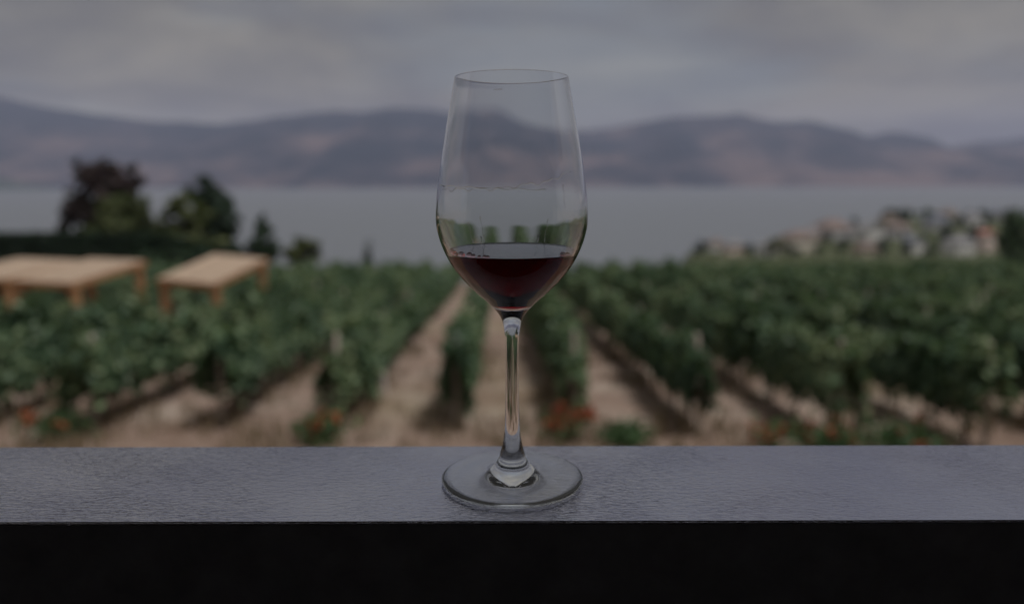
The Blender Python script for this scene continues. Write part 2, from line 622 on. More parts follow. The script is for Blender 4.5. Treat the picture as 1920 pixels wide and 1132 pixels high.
def lathe(name, prof, nrm, mat, close_ends=(False, False)):
    """prof (r, z) in metres from first to last; nrm: outward normals (r, z); exact custom normals, so pieces meet without a seam"""
    V, Nn, F = [], [], []
    rings = []
    for (r, z), (nr, nz) in zip(prof, nrm):
        if r < 1e-6:
            rings.append([len(V)])
            V.append((0, 0, z))
            Nn.append((0, 0, 1 if nz > 0 else -1))
        else:
            rings.append(list(range(len(V), len(V) + SEG)))
            for k in range(SEG):
                a = 2 * math.pi * k / SEG
                V.append((r * math.cos(a), r * math.sin(a), z))
                Nn.append((nr * math.cos(a), nr * math.sin(a), nz))
    for A, B in zip(rings[:-1], rings[1:]):
        for k in range(SEG):
            k2 = (k + 1) % SEG
            if len(A) == 1:
                F.append((A[0], B[k2], B[k]))
            elif len(B) == 1:
                F.append((A[k], A[k2], B[0]))
            else:
                F.append((A[k], A[k2], B[k2], B[k]))
    me = mesh(name, V, F, mat, True)
    # orient faces along the given normals
    p = me.polygons[len(me.polygons) // 2]
    want = Vector(Nn[p.vertices[0]])
    if p.normal.dot(want) < 0:
        me.flip_normals()
    me.normals_split_custom_set_from_vertices([Vector(n).normalized() for n in Nn])
    me.update()
    return me


def prof_normals(prof):
    P = np.array(prof)
    T = np.zeros_like(P)
    T[1:-1] = P[2:] - P[:-2]
    T[0], T[-1] = P[1] - P[0], P[-1] - P[-2]
    nn = np.stack([T[:, 1], -T[:, 0]], 1)        # profile runs so that this points outwards
    nn /= np.linalg.norm(nn, axis=1)[:, None]
    return [tuple(n) for n in nn]


mm = 0.001
# outer silhouette from the foot's lower rim up to the rim of the bowl
outer_ctrl = [(39.2, 1.45), (39.4, 1.95), (38.8, 2.45), (34, 2.65), (27, 3.0), (20, 3.7), (14.5, 5.1), (10.6, 8.2), (8.0, 12.6), (6.4, 17.4), (5.3, 22.0),
              (4.35, 28.5), (3.85, 40), (3.62, 55), (3.55, 70), (3.7, 80), (4.5, 87.6), (5.9, 92.4), (8.6, 96.6), (11.6, 99.8), (15.2, 103.2),
              (19.2, 106.7), (25.4, 113.0), (31.0, 119.9), (35.0, 127.0), (37.9, 134.2), (39.6, 141), (40.05, 146), (39.8, 153), (38.9, 161), (36.9, 175.5), (34.5, 189), (32.1, 202), (30.2, 212), (29.15, 217.3)]
inner_ctrl = [(28.65, 217.3), (29.5, 212), (31.3, 202), (33.65, 189), (36.0, 175.5), (37.98, 161), (38.85, 153), (38.97, 146), (38.25, 141),
              (36.2, 134.2), (33.0, 127.2), (28.8, 120.4), (23.2, 114.3), (17.2, 108.8), (12.0, 104.8), (7.8, 101.9), (3.6, 100.4), (0.0, 100.0)]
out_s = spline([(a * mm, c * mm) for a, c in outer_ctrl], 8)
in_s = spline([(a * mm, c * mm) for a, c in inner_ctrl], 8)
rim_s = []
rc, rz = (29.15 + 28.65) / 2 * mm, 217.3 * mm
for k in range(1, 8):
    a = math.pi * k / 8
    rim_s.append((rc + 0.25 * mm * math.cos(a), rz + 0.25 * mm * math.sin(a)))
bot_s = [(0.0, 0.9 * mm), (6 * mm, 0.88 * mm), (16 * mm, 0.75 * mm), (24 * mm, 0.45 * mm), (30 * mm, 0.14 * mm), (33.5 * mm, 0.06 * mm), (36.3 * mm, 0.34 * mm), (38.5 * mm, 0.9 * mm)]
bot_s = spline(bot_s, 6)
full = bot_s + out_s + rim_s + in_s
full = [(max(r, 0.0), z) for r, z in full]
full[0] = (0.0, full[0][1])
full[-1] = (0.0, full[-1][1])
fn = prof_normals(full)
i_foot = max(i for i, p in enumerate(full) if p[1] < 16 * mm)
i_stem = max(i for i, p in enumerate(full[:len(bot_s) + len(out_s)]) if p[1] < 90 * mm)
glass = empty('wine_glass', (0, GLASS_Y, 0.0002))
link('foot', lathe('foot', full[:i_foot + 1], fn[:i_foot + 1], m_glass), glass)
link('stem', lathe('stem', full[i_foot:i_stem + 1], fn[i_foot:i_stem + 1], m_glass), glass)
bowl_me = lathe('bowl', full[i_stem:], fn[i_stem:], m_glass)
# where wine wets the inner wall the light passes from glass straight into wine: relative index 1.5 / 1.34
WZ = 128.2 * mm
m_wet = m_glass.copy()
m_wet.name = 'crystal_wetted_by_wine'
[n_ for n_ in m_wet.node_tree.nodes if n_.type == 'BSDF_GLASS'][0].inputs['IOR'].default_value = 1.5 / 1.34
bowl_me.materials.append(m_wet)
first_inner = (len(bot_s) + len(out_s) + len(rim_s) - i_stem) * SEG
for p_ in bowl_me.polygons:
    if min(p_.vertices) >= first_inner and p_.center.z < WZ:
        p_.material_index = 1
link('bowl', bowl_me, glass)
tag(glass, 'clear stemmed wine glass with a little red wine standing on the railing', 'wine glass')

# ------------------------------------------------------------------ red wine
m_wine, t, b = mat_new('red_wine')
t.nodes.remove(b)
gb = N(t, 'ShaderNodeBsdfGlass')
gb.inputs['IOR'].default_value = 1.34
gb.inputs['Roughness'].default_value = 0.0
va = N(t, 'ShaderNodeVolumeAbsorption')
va.inputs['Color'].default_value = (0.80, 0.004, 0.02, 1)
va.inputs['Density'].default_value = 300.0
t.links.new(gb.outputs[0], t.nodes['Material Output'].inputs['Surface'])
t.links.new(va.outputs[0], t.nodes['Material Output'].inputs['Volume'])

ins = sorted([(r, z) for r, z in in_s if z < WZ - 0.3 * mm], key=lambda p: p[1])
ov = 0.12 * mm                                           # the wine wets the glass: a hair of overlap, no air gap
wp = [(0.0, 100.0 * mm - ov)] + [(r + ov, z - ov * 0.6) for r, z in ins[1:]]
r_end = np.interp(WZ, [p[1] for p in sorted(in_s, key=lambda q: q[1])], [p[0] for p in sorted(in_s, key=lambda q: q[1])])
wp += [(r_end + ov, WZ + 0.5 * mm)]
# meniscus: climbs the wall a little, flat in the middle
top = [(r_end - 0.35 * mm, WZ + 0.28 * mm), (r_end - 0.9 * mm, WZ + 0.1 * mm), (r_end - 1.8 * mm, WZ + 0.02 * mm), (r_end - 4 * mm, WZ), (r_end * 0.6, WZ), (r_end * 0.3, WZ), (0.0, WZ)]
n_a = prof_normals(wp)
n_b = prof_normals(top)
n_b = [(a, c) for a, c in n_b]
wn = n_a + n_b
wn[-1] = (0, 1)
wine_me = lathe('red_wine', wp + top, wn, m_wine)
m_side = bpy.data.materials.new('red_wine_against_glass')          # the same wine; its bend at the wall is in the wetted crystal
m_side.use_nodes = True
ts = m_side.node_tree
ts.nodes.clear()
tr0 = N(ts, 'ShaderNodeBsdfTransparent')
va2 = N(ts, 'ShaderNodeVolumeAbsorption')
va2.inputs['Color'].default_value = va.inputs['Color'].default_value
va2.inputs['Density'].default_value = va.inputs['Density'].default_value
so = N(ts, 'ShaderNodeOutputMaterial')
ts.links.new(tr0.outputs[0], so.inputs['Surface'])
ts.links.new(va2.outputs[0], so.inputs['Volume'])
wine_me.materials.append(m_side)
n_side = (len(wp) - 1) * SEG
for p_ in wine_me.polygons:
    if max(p_.vertices) <= n_side:
        p_.material_index = 1
wine = link('red_wine', wine_me, None, (0, GLASS_Y, 0.0002))
tag(wine, 'dark red wine filling the bottom of the glass bowl', 'wine')

m_bub, t, b = mat_new('wine_foam')
b.inputs['Base Color'].default_value = (0.9, 0.55, 0.55, 1)
b.inputs['Roughness'].default_value = 0.03
b.inputs['IOR'].default_value = 1.33
b.inputs['Transmission Weight'].default_value = 0.2
bgl = N(t, 'ShaderNodeBsdfGlass')
bgl.inputs['IOR'].default_value = 1.33
bgl.inputs['Roughness'].default_value = 0.0
bgl.inputs['Color'].default_value = (1.0, 0.84, 0.84, 1)
t.links.new(bgl.outputs[0], t.nodes['Material Output'].inputs['Surface'])


def uv_sphere(name, r, mat, seg=20, rings=12):
    V, F = [(0, 0, -r)], []
    for j in range(1, rings):
        a = -math.pi / 2 + math.pi * j / rings
        for k in range(seg):
            p = 2 * math.pi * k / seg
            V.append((r * math.cos(a) * math.cos(p), r * math.cos(a) * math.sin(p), r * math.sin(a)))
    V.append((0, 0, r))
    for k in range(seg):
        F.append((0, 1 + (k + 1) % seg, 1 + k))
        F.append((len(V) - 1, len(V) - 1 - seg + k, len(V) - 1 - seg + (k + 1) % seg))
    for j in range(rings - 2):
        for k in range(seg):
            a, c = 1 + j * seg + k, 1 + j * seg + (k + 1) % seg
            F.append((a, c, c + seg, a + seg))
    return mesh(name, V, F, mat, True)


bub = uv_sphere('bubble', 1.0 * mm, m_bub)
for k in range(13):
    a = R(186 + 64 * k / 12 + random.uniform(-1.5, 1.5))
    s = random.uniform(0.9, 1.5)
    rr_ = r_end - 1.15 * mm * s
    link('bubble', bub, wine, (rr_ * math.cos(a), rr_ * math.sin(a), WZ + 0.85 * mm * s), None, (s, s, s))
for a0, s in ((330, 1.7), (337, 1.2), (326, 1.0)):
    a = R(a0 - 4)
    rr_ = r_end - 1.6 * mm * s
    link('bubble', bub, wine, (rr_ * math.cos(a), rr_ * math.sin(a), WZ + 0.15 * mm), None, (s, s, s))

# a film of wine left on the inner wall: wavy tide line and a few tears running down
m_film, t, b = mat_new('clear_wine_film')
t.nodes.remove(b)
gb = N(t, 'ShaderNodeBsdfGlass')
gb.inputs['IOR'].default_value = 1.34
gb.inputs['Roughness'].default_value = 0.0
t.links.new(gb.outputs[0], t.nodes['Material Output'].inputs['Surface'])
inz = sorted(in_s, key=lambda p: p[1])


def r_in(z):
    return float(np.interp(z, [p[1] for p in inz], [p[0] for p in inz]))


def film(path_az, radii, name):
    P = []
    for az, z in path_az:
        r = r_in(z) - 0.02 * mm
        P.append((r * math.cos(az), r * math.sin(az), z))
    v, f = tube_data(P, radii, 8)
    me = mesh(name, v, f, m_film, True)
    return link(name, me, wine)


pa, ra = [], []
for k in range(90):
    u = k / 89
    az = R(168 - 140 * u)
    z = (160.5 + 3.2 * smooth(0.45, 0.75, u) + 6.0 * smooth(0.72, 1.0, u) + 0.7 * math.sin(u * 41) + 0.45 * math.sin(u * 83 + 1)) * mm
    pa.append((az, z))
    ra.append((0.22 + 0.22 * abs(math.sin(u * 29 + 0.7))) * mm * (0.35 + 0.65 * math.sin(math.pi * min(1, u * 1.02)) ** 0.5 + 0.02))
film(pa, ra, 'tide_line')
pa, ra = [], []
for k in range(60):
    u = k / 59
    pa.append((R(195 + 100 * u), (163.4 - 2.2 * u + 0.35 * math.sin(u * 33)) * mm))
    ra.append((0.18 + 0.14 * abs(math.sin(u * 21))) * mm)
film(pa, ra, 'tide_line')
for az, z0, z1 in ((131, 141, 128.8), (118, 144.5, 128.8), (57, 143, 128.8), (40, 163, 150), (247, 139.5, 128.8), (289, 140, 128.8)):
    pa = [(R(az + 0.6 * math.sin(k * 1.3)), (z0 + (z1 - z0) * k / 9) * mm) for k in range(10)]
    film(pa, [(0.15 + 0.04 * math.sin(k)) * mm if 0 < k else 0.2 * mm for k in range(10)], 'wine_tear')
pa = [(R(262 - 8 * k / 7), (208.2 + 0.1 * math.sin(k)) * mm) for k in range(8)]
film(pa, [0.05 * mm] + [0.22 * mm] * 6 + [0.05 * mm], 'wine_smear')

# ------------------------------------------------------------------ vineyard
m_vine = leaf_mat('vine_leaves', (0.032, 0.066, 0.038), (0.092, 0.155, 0.086), (0.22, 0.27, 0.145), 0.28, 0.5, 0.9)
m_bark = simple_mat('vine_bark', (0.10, 0.075, 0.055), 0.95, 0.4, 30.0, 0.4)
m_post = simple_mat('weathered_post', (0.42, 0.37, 0.32), 0.85, 0.25, 14.0, 0.2, rnd_obj=0.2)
m_wire = simple_mat('trellis_wire', (0.35, 0.35, 0.35), 0.4, 0.1, 10.0, metallic=0.9)

VLOBE = np.array([(0, 0, 0), (-.30, -.05, .03), (-.52, .22, .06), (-.33, .40, .02), (-.44, .72, .02), (-.16, .70, 0), (0, 1.0, -.10),
                  (.16, .70, 0), (.44, .72, .02), (.33, .40, .02), (.52, .22, .06), (.30, -.05, .03)])
VLOBE_F = [(0, 3, 2, 1), (0, 6, 5, 4, 3), (0, 9, 8, 7, 6), (0, 11, 10, 9)]


def canopy_points(n, end=False, tall=1.0):
    """leaves of one vine: a shaggy curtain on the wires, shoots above, hanging shoots below"""
    pts, outs = [], []
    shoots = [(random.uniform(-.85, .85), random.uniform(-.25, .25), random.uniform(1.6, 2.15) * tall, random.uniform(.02, .10)) for _ in range(9)]
    drops = [(random.uniform(-.8, .8), random.choice((-1, 1)) * random.uniform(.12, .36), random.uniform(.25, .75)) for _ in range(7)]
    for _ in range(n):
        u = random.random()
        if u < 0.74:
            z = random.triangular(.55, 1.92, 1.4) * tall
            w = (.385 - .10 * abs(z - 1.35)) * (0.72 + 0.36 * math.sin(z * 5 + 3))
            y = random.uniform(-.88, .88)
            side = random.choice((-1, 1))
            x = side * w * (0.45 + 0.55 * random.random() ** 0.5)
            p = (x, y, z)
            o = (side * .8, random.uniform(-.3, .3), .45)
        elif u < 0.87:
            sy, sx, sz, sp_ = random.choice(shoots)
            k = random.random()
            p = (sx + random.gauss(0, .07), sy + random.gauss(0, sp_ + .05), 1.5 + (sz - 1.5) * k)
            o = (random.uniform(-1, 1), random.uniform(-1, 1), .6)
        else:
            dy, dx, dz = random.choice(drops)
            k = random.random()
            p = (dx + random.gauss(0, .06), dy + random.gauss(0, .08), dz + (1.1 - dz) * k)
            o = (math.copysign(.8, dx), random.uniform(-.6, .6), .2)
        pts.append(p)
        outs.append(o)
    return np.array(pts), np.array(outs)


vine_meshes = []
for k in range(7):
    P, O = canopy_points(1050, tall=random.uniform(.93, 1.06))
    vine_meshes.append(leaf_cloud('vine_%d' % k, P, 0.15, m_vine, O, 0.35, VLOBE, VLOBE_F))
far_meshes = []
for k in range(4):
    P, O = canopy_points(560)
    far_meshes.append(leaf_cloud('vine_far_%d' % k, P, 0.20, m_vine, O, 0.35))
trunk_meshes = []
for k in range(4):
    p = [(random.uniform(-.04, .04) * i, random.uniform(-.05, .05) * i, .26 * i - 0.06) for i in range(5)]
    tr = tube_data(p, [.045, .036, .034, .03, .034], 7)
    arm1 = tube_data([p[-1], (p[-1][0], .35, 1.06), (p[-1][0] + .03, .75, 1.05)], [.028, .02, .012], 6)
    arm2 = tube_data([p[-1], (p[-1][0], -.35, 1.05), (p[-1][0] - .03, -.75, 1.06)], [.028, .02, .012], 6)
    v, f = join([tr, arm1, arm2])
    trunk_meshes.append(mesh('trunk_%d' % k, v, f, m_bark, True))
v, f = tube_data([(0, 0, -.25), (0, 0, 1.0), (0, 0, 1.95), (0, 0, 1.98)], [.052, .05, .047, .03], 10)
post_mesh = mesh('post', v, f, m_post)

ROW0_X, ROW_Y, ROW_STEP = -1.15, 14.6, 2.45
SLANT = math.tan(R(-1.0))
SLOPE = -math.atan(0.084)
VINE_STEP = 1.55
ORD = ['first', 'second', 'third', 'fourth', 'fifth', 'sixth', 'seventh', 'eighth', 'ninth', 'tenth', 'eleventh', 'twelfth',
       'thirteenth', 'fourteenth', 'fifteenth', 'sixteenth', 'seventeenth', 'eighteenth', 'nineteenth', 'twentieth']
clearing = [(-20.5, -8.8, 21.5, 31.0)]                     # the shelters stand here, no vines


def row_label(i):
    if i <= 0:
        return 'leafy trellised vine row, %s to the left of the glass stem' % ORD[-i]
    return 'leafy trellised vine row, %s to the right of the glass stem' % ORD[i - 1]


for i in range(-17, 19):
    x0 = ROW0_X + ROW_STEP * i
    ystart = max(12.8, ROW_Y - 0.3 - 0.24 * max(0, x0 - 2.0)) + random.uniform(-.25, .25)
    vis = (abs(x0) - 3.0) / 0.72
    ystart = max(ystart, vis)
    yend = 61.5 + random.uniform(-.5, .5)
    nv = int((yend - ystart) / VINE_STEP)
    if nv < 2:
        continue
    xb = x0 + (ystart - ROW_Y) * SLANT
    root = empty('vine_row', (xb, ystart, float(ground_z(xb, ystart))))
    root.rotation_euler = (0, 0, -math.atan(SLANT))
    for k in range(nv):
        yy = VINE_STEP * k + 0.6
        wx, wy = xb + yy * SLANT, ystart + yy
        if any(a < wx < c and d < wy < e for a, c, d, e in clearing):
            continue
        near = wy < 34
        zz_ = float(ground_z(wx, wy)) - root.location.z
        vn = link('vine', random.choice(vine_meshes if near else far_meshes), root,
                  (random.uniform(-.06, .06), yy, zz_), (SLOPE, 0, random.choice((0, math.pi)) + random.uniform(-.08, .08)))
        s = random.uniform(.84, 1.12)
        if k > 1 and random.random() < .035:
            s *= .72
        vn.scale = (s * random.uniform(.85, 1.15), 1.04, s)
        if wy < 40:
            link('trunk', random.choice(trunk_meshes), vn, (0, 0, 0))
        if k % 4 == 0 and wy < 34:
            ps = link('post', post_mesh, root, (0, yy - .55, zz_ + .05), (random.uniform(-.03, .03) - (.10 if k == 0 else 0), random.uniform(-.03, .03), 0))
    ylen = VINE_STEP * nv
    for h in (0.95, 1.35, 1.8):
        v, f = tube_data([(0, -.2, h), (0, ylen, h - 0.084 * ylen)], [.004, .004], 5)
        link('wire', mesh('wire', v, f, m_wire), root)
    tag(root, row_label(i), 'vine row', 'rows of grapevines on the slope')

# a pale stake leaning beside the row left of the glass
p0 = pt(720, 728, 17.8)
v, f = tube_data([(0.03, 0, -.2), (0.0, 0, .6), (-.10, .05, 1.25)], [.05, .05, .04], 10)
stake = link('leaning_stake', mesh('leaning_stake', v, f, simple_mat('pale_stake', (0.66, 0.64, 0.64), .6, .1, 10)), None, (p0.x, 17.8, float(ground_z(p0.x, 17.8))))
tag(stake, 'pale stake leaning beside the vine row left of the glass stem', 'stake')

# ------------------------------------------------------------------ dry grass, weeds, flowers
m_straw = leaf_mat('straw', (0.18, 0.125, 0.08), (0.28, 0.215, 0.145), (0.38, 0.31, 0.22), 0.2, 0.8, 1.2)
BL = np.array([(-.05, 0, 0), (.05, 0, 0), (.035, .6, .05), (0, 1, .2), (-.035, .6, .05)])
n = 9000
gx_ = rng.uniform(-16, 16, n)
gy_ = 10.5 + 15 * rng.random(n) ** 1.6
rowpos = np.abs(((gx_ - ROW0_X) / ROW_STEP + 0.5) % 1 - 0.5)          # 0 on the row, 0.5 mid path
keep = (gy_ < 14.6) | (rowpos < 0.26) | (rng.random(n) < 0.25)
clump = vnoise(gx_ * 1.6, gy_ * 1.6, 31, 3) > -0.05
gx_, gy_ = gx_[keep & clump], gy_[keep & clump]
n = len(gx_)
reps = 4
bx = np.repeat(gx_, reps) + rng.normal(0, .06, n * reps)
by = np.repeat(gy_, reps) + rng.normal(0, .06, n * reps)
bz = ground_z(bx, by)
ln = rng.uniform(.12, .42, n * reps)
az = rng.uniform(0, 6.28, n * reps)
lean = rng.uniform(0, .45, n * reps)
s_ = np.stack([np.cos(az), np.sin(az), 0 * az], 1)
d_ = np.stack([-np.sin(az) * np.sin(lean), np.cos(az) * np.sin(lean), np.cos(lean)], 1)
w_ = np.cross(s_, d_)
V = np.stack([bx, by, bz], 1)[:, None, :] + ln[:, None, None] * (BL[None, :, 0, None] * s_[:, None] * .9 + BL[None, :, 1, None] * d_[:, None] + BL[None, :, 2, None] * w_[:, None])
gr = link('dry_grass', quads_mesh('dry_grass', V.reshape(-1, 3), 5, [(0, 1, 2, 4), (4, 2, 3)], m_straw))
tag(gr, 'straw-coloured dry grass between the vine rows', 'grass', kind='stuff')

m_weed = leaf_mat('weed_leaves', (0.03, 0.065, 0.03), (0.06, 0.12, 0.05), (0.12, 0.19, 0.08), 0.25, 0.55, 1.5)
m_red = leaf_mat('red_flowers', (0.20, 0.035, 0.025), (0.32, 0.07, 0.035), (0.42, 0.13, 0.06), 0.2, 0.6, 3.0)
m_stem = simple_mat('green_stems', (0.06, 0.10, 0.04), .8, .2, 10)


def flower_bush(px, py, Yd, w, h, flowers, label, leaf_frac=1.0):
    p = pt(px, py, Yd)
    root = empty('flower_bush', (p.x, Yd, float(ground_z(p.x, Yd))))
    stems = []
    for k in range(10):
        a, rr_ = random.uniform(0, 6.28), random.uniform(.2, 1) * w * .45
        stems.append(tube_data([(0, 0, -.03), (rr_ * .5 * math.cos(a), rr_ * .5 * math.sin(a), h * .5), (rr_ * math.cos(a), rr_ * math.sin(a), h * random.uniform(.75, 1))], [.012, .009, .004], 5))
    v, f = join(stems)
    link('stems', mesh('stems', v, f, m_stem), root)
    nl_ = int(420 * leaf_frac)
    P = rng.normal(size=(nl_, 3)) * np.array([w * .26, w * .26, h * .22]) + np.array([0, 0, h * .48])
    P[:, 2] = np.abs(P[:, 2]) + .02
    link('leaves', leaf_cloud('leaves', P, .10, m_weed), root)
    if flowers:
        Q = []
        for k in range(flowers):
            a, rr_ = random.uniform(0, 6.28), random.random() ** .5 * w * .5
            c = np.array([rr_ * math.cos(a), rr_ * math.sin(a), h * random.uniform(.55, 1.05)])
            Q.append(c + rng.normal(size=(9, 3)) * .035)
        Q = np.concatenate(Q)
        link('blossoms', leaf_cloud('blossoms', Q, .085, m_red), root)
    tag(root, label, 'flower bush', 'flowering bushes at the ends of the vine rows')


flower_bush(108, 815, 13.6, 1.1, .62, 9, 'dark flower bush with a few red blossoms at the far left, behind the railing')
flower_bush(600, 820, 13.4, .95, .6, 10, 'leafy bush with orange blossoms left of the glass stem')
flower_bush(1066, 812, 13.5, 1.15, .65, 34, 'bright orange-red flower bush just right of the glass stem', .55)
flower_bush(1175, 826, 13.3, .8, .38, 0, 'low plain green bush right of the orange-red flowers', 1.3)
flower_bush(1450, 808, 12.9, .8, .5, 8, 'small sparse bush with red blossoms between two vine rows on the right', .3)
flower_bush(1560, 812, 12.5, 1.1, .6, 12, 'wide bush with rusty red blossoms in front of the vines on the right')
flower_bush(1690, 812, 12.4, 1.3, .62, 4, 'low green bush with scattered orange blossoms at the right')

# ------------------------------------------------------------------ timber shelters among the vines
m_wood = simple_mat('golden_timber', (0.36, 0.19, 0.09), .75, .2, 6.0, .15, rnd_obj=.08)
m_board = simple_mat('bleached_boards', (0.36, 0.27, 0.20), .8, .15, 4.0, .15, rnd_obj=.1)


def shelter(nl, nr, fr, label):
    nl, nr, fr = Vector(nl), Vector(nr), Vector(fr)
    c = (nl + fr) / 2
    u = (nr - nl)
    w = (fr - nr)
    ground = float(ground_z(c.x, c.y))
    root = empty('timber_shelter', (c.x, c.y, ground))
    o = Vector((c.x, c.y, ground))
    u0, w0 = u.normalized(), w.normalized()
    nrm = u0.cross(w0).normalized()

    def slab(name, p, a, bvec, th, mat):
        P = [p, p + a, p + a + bvec, p + bvec]
        V = [q - o for q in P] + [q - o - nrm * th for q in P]
        return link(name, mesh(name, V, [(0, 1, 2, 3), (7, 6, 5, 4), (0, 4, 5, 1), (1, 5, 6, 2), (2, 6, 7, 3), (3, 7, 4, 0)], mat), root)
    nb_ = 13
    for k in range(nb_):
        a0, a1 = k / nb_, (k + 1) / nb_ - .008
        slab('roof_board', nl + u * a0 + nrm * .03 * (1 + .3 * (k % 2)), u * (a1 - a0), w, .03, m_board)
    d = .21
    slab('fascia', nl - w0 * .045, u, w0 * .04, d, m_wood)
    slab('fascia', nl + w + w0 * .005, u, w0 * .04, d, m_wood)
    slab('fascia', nl - u0 * .045 - w0 * .045, u0 * .04, w + w0 * .09, d, m_wood)
    slab('fascia', nr + u0 * .005 - w0 * .045, u0 * .04, w + w0 * .09, d, m_wood)
    for k in range(4):
        slab('rafter', nl + u * (.12 + .25 * k) - nrm * .003, u0 * .07, w, .14, m_wood)
    for a, bb in ((.05, .06), (.95, .06), (.05, .94), (.95, .94)):
        p = nl + u * a + w * bb - o
        gz = float(ground_z(p.x + o.x, p.y + o.y)) - ground
        v, f = box_data(p.x, p.y, (p.z - .04 + gz) / 2, .26, .26, p.z - .04 - gz)
        link('post', mesh('post', v, f, m_wood), root)
    tag(root, label, 'shelter', 'open timber shelters among the vines')


nl, nr, fr = pt(296, 521, 26.5), pt(402, 532, 26.0), pt(501, 485, 28.7)
shelter(nl, nr, fr, 'open timber shelter with a tilted board roof, the right one of the group')
nl, nr, fr = pt(20, 524, 26.5), pt(134, 530, 26.0), pt(272, 488, 29.2)
shelter(nl, nr, fr, 'open timber shelter with a tilted board roof, between its two neighbours')
nl, nr, fr = pt(-118, 516, 27.6), pt(8, 522, 27.1), pt(150, 487, 30.4)
shelter(nl, nr, fr, 'open timber shelter cut off by the left edge, farthest left of the group')

# ------------------------------------------------------------------ trees
m_dark = leaf_mat('dark_evergreen', (0.010, 0.024, 0.014), (0.020, 0.044, 0.022), (0.04, 0.072, 0.036), .12, .6, .4)
m_purple = leaf_mat('purple_leaves', (0.016, 0.012, 0.013), (0.030, 0.019, 0.021), (0.055, 0.032, 0.034), .12, .6, .4)
m_olive = leaf_mat('olive_leaves', (0.05, 0.065, 0.026), (0.10, 0.12, 0.045), (0.16, 0.175, 0.07), .25, .6, .5)
m_mid = leaf_mat('mid_green_leaves', (0.025, 0.05, 0.024), (0.05, 0.09, 0.04), (0.09, 0.14, 0.06), .2, .6, .3)
m_trunk = simple_mat('tree_bark', (0.09, 0.07, 0.055), .95, .35, 6.0, .4)


def crown_points(lobes, n):
    """lobes: (cx, cy, cz, rx, ry, rz); leaves gather in clumps near each lobe's surface"""
    vol = np.array([l[3] * l[4] * l[5] for l in lobes]) ** (2 / 3)
    P, O = [], []
    for l, q in zip(lobes, vol / vol.sum()):
        m = int(n * q)
        nc_ = max(6, m // 38)
        d = rng.normal(size=(nc_, 3))
        d /= np.linalg.norm(d, axis=1)[:, None]
        rad = 0.45 + 0.57 * rng.random(nc_)
        C = d * rad[:, None]
        ix = rng.integers(0, nc_, m)
        p = C[ix] + rng.normal(size=(m, 3)) * .13
        P.append(p * np.array(l[3:6]) + np.array(l[:3]))
        O.append(d[ix])
    return np.concatenate(P), np.concatenate(O)


def tree_mesh(h, lobes, n, leaf, mat, trunk_r):
    P, O = crown_points(lobes, n)
    P[:, 2] = np.maximum(P[:, 2], .05)
    crown = leaf_cloud('crown', P, leaf, mat, O)
    parts = [tube_data([(0, 0, -.4), (.05 * h * .2, 0, h * .25), (0, .04 * h * .2, h * .55), (0, 0, h * .8)], [trunk_r, trunk_r * .8, trunk_r * .5, trunk_r * .15], 9)]
    for l in lobes[:7]:
        z0 = max(.1, min(l[2] * .55, h * .5))
        parts.append(tube_data([(0, 0, z0), (l[0] * .5, l[1] * .5, (z0 + l[2]) / 2 + .1), (l[0] * .92, l[1] * .92, l[2])], [trunk_r * .5, trunk_r * .32, trunk_r * .1], 6))
    v, f = join(parts)
    return crown, mesh('trunk', v, f, m_trunk, True)


def plant(name, meshes, loc, label, cat='tree', group=None, rz=0.0, s=1.0):
    root = empty(name, loc, rz)
    root.scale = (s, s, s)
    link('crown', meshes[0], root)
    link('trunk', meshes[1], root)
    tag(root, label, cat, group)
    return root


def gpt(px, Yd):
    p = pt(px, 480, Yd)
    return Vector((p.x, Yd, float(ground_z(p.x, Yd))))


def mpp(Yd):                      # metres for one photo pixel at distance Yd
    return Yd * 1.01 / FPX


TG = 'trees at the left edge of the vineyard'
# lobes in metres: the dark purple tree
M = mpp(70)
base = gpt(212, 70)
zt = lambda py, Yd, bz: pt(960, py, Yd).z - bz


def lobes_px(cx_px, Yd, items, bz):
    out = []
    m = mpp(Yd)
    for (x, y, rx, ry) in items:
        out.append(((x - cx_px) * m, random.uniform(-.3, .3) * rx * m, zt(y, Yd, bz), rx * m, rx * m * .8, ry * m))
    return out


L = lobes_px(205, 70, [(188, 330, 42, 34), (240, 342, 38, 38), (214, 336, 34, 30), (205, 375, 52, 36), (160, 395, 36, 34), (148, 425, 36, 34), (232, 405, 48, 40), (200, 440, 60, 36)], base.z)
plant('purple_leaved_tree', tree_mesh(zt(305, 70, base.z), L, 8500, .4, m_purple, .28), gpt(205, 70), 'tall dark purple-leaved tree behind the hedge on the left', 'tree', TG)
base = gpt(237, 67)
L = lobes_px(240, 67, [(222, 392, 44, 28), (264, 392, 30, 28), (240, 425, 52, 34), (205, 440, 40, 30), (275, 440, 32, 30)], base.z)
plant('olive_green_tree', tree_mesh(zt(370, 67, base.z), L, 5000, .36, m_olive, .18), gpt(240, 67), 'yellowish green round tree in front of the purple-leaved tree', 'tree', TG)
base = gpt(362, 67)
L = lobes_px(360, 67, [(352, 382, 28, 24), (376, 405, 34, 26), (338, 418, 36, 32), (318, 445, 36, 30), (368, 445, 50, 30)], base.z)
plant('olive_green_tree', tree_mesh(zt(365, 67, base.z), L, 4400, .36, m_olive, .18), gpt(360, 67), 'yellowish green round tree beside the tall dark evergreen', 'tree', TG)
base = gpt(405, 69)
L = lobes_px(402, 69, [(388, 358, 30, 24), (402, 385, 40, 34), (412, 415, 38, 34), (420, 450, 28, 40), (400, 445, 40, 36)], base.z)
plant('dark_evergreen_tree', tree_mesh(zt(338, 69, base.z), L, 8000, .36, m_dark, .25), gpt(402, 69), 'tall dark evergreen tree with rounded top at the right of the left tree group', 'tree', TG)
base = gpt(496, 66)
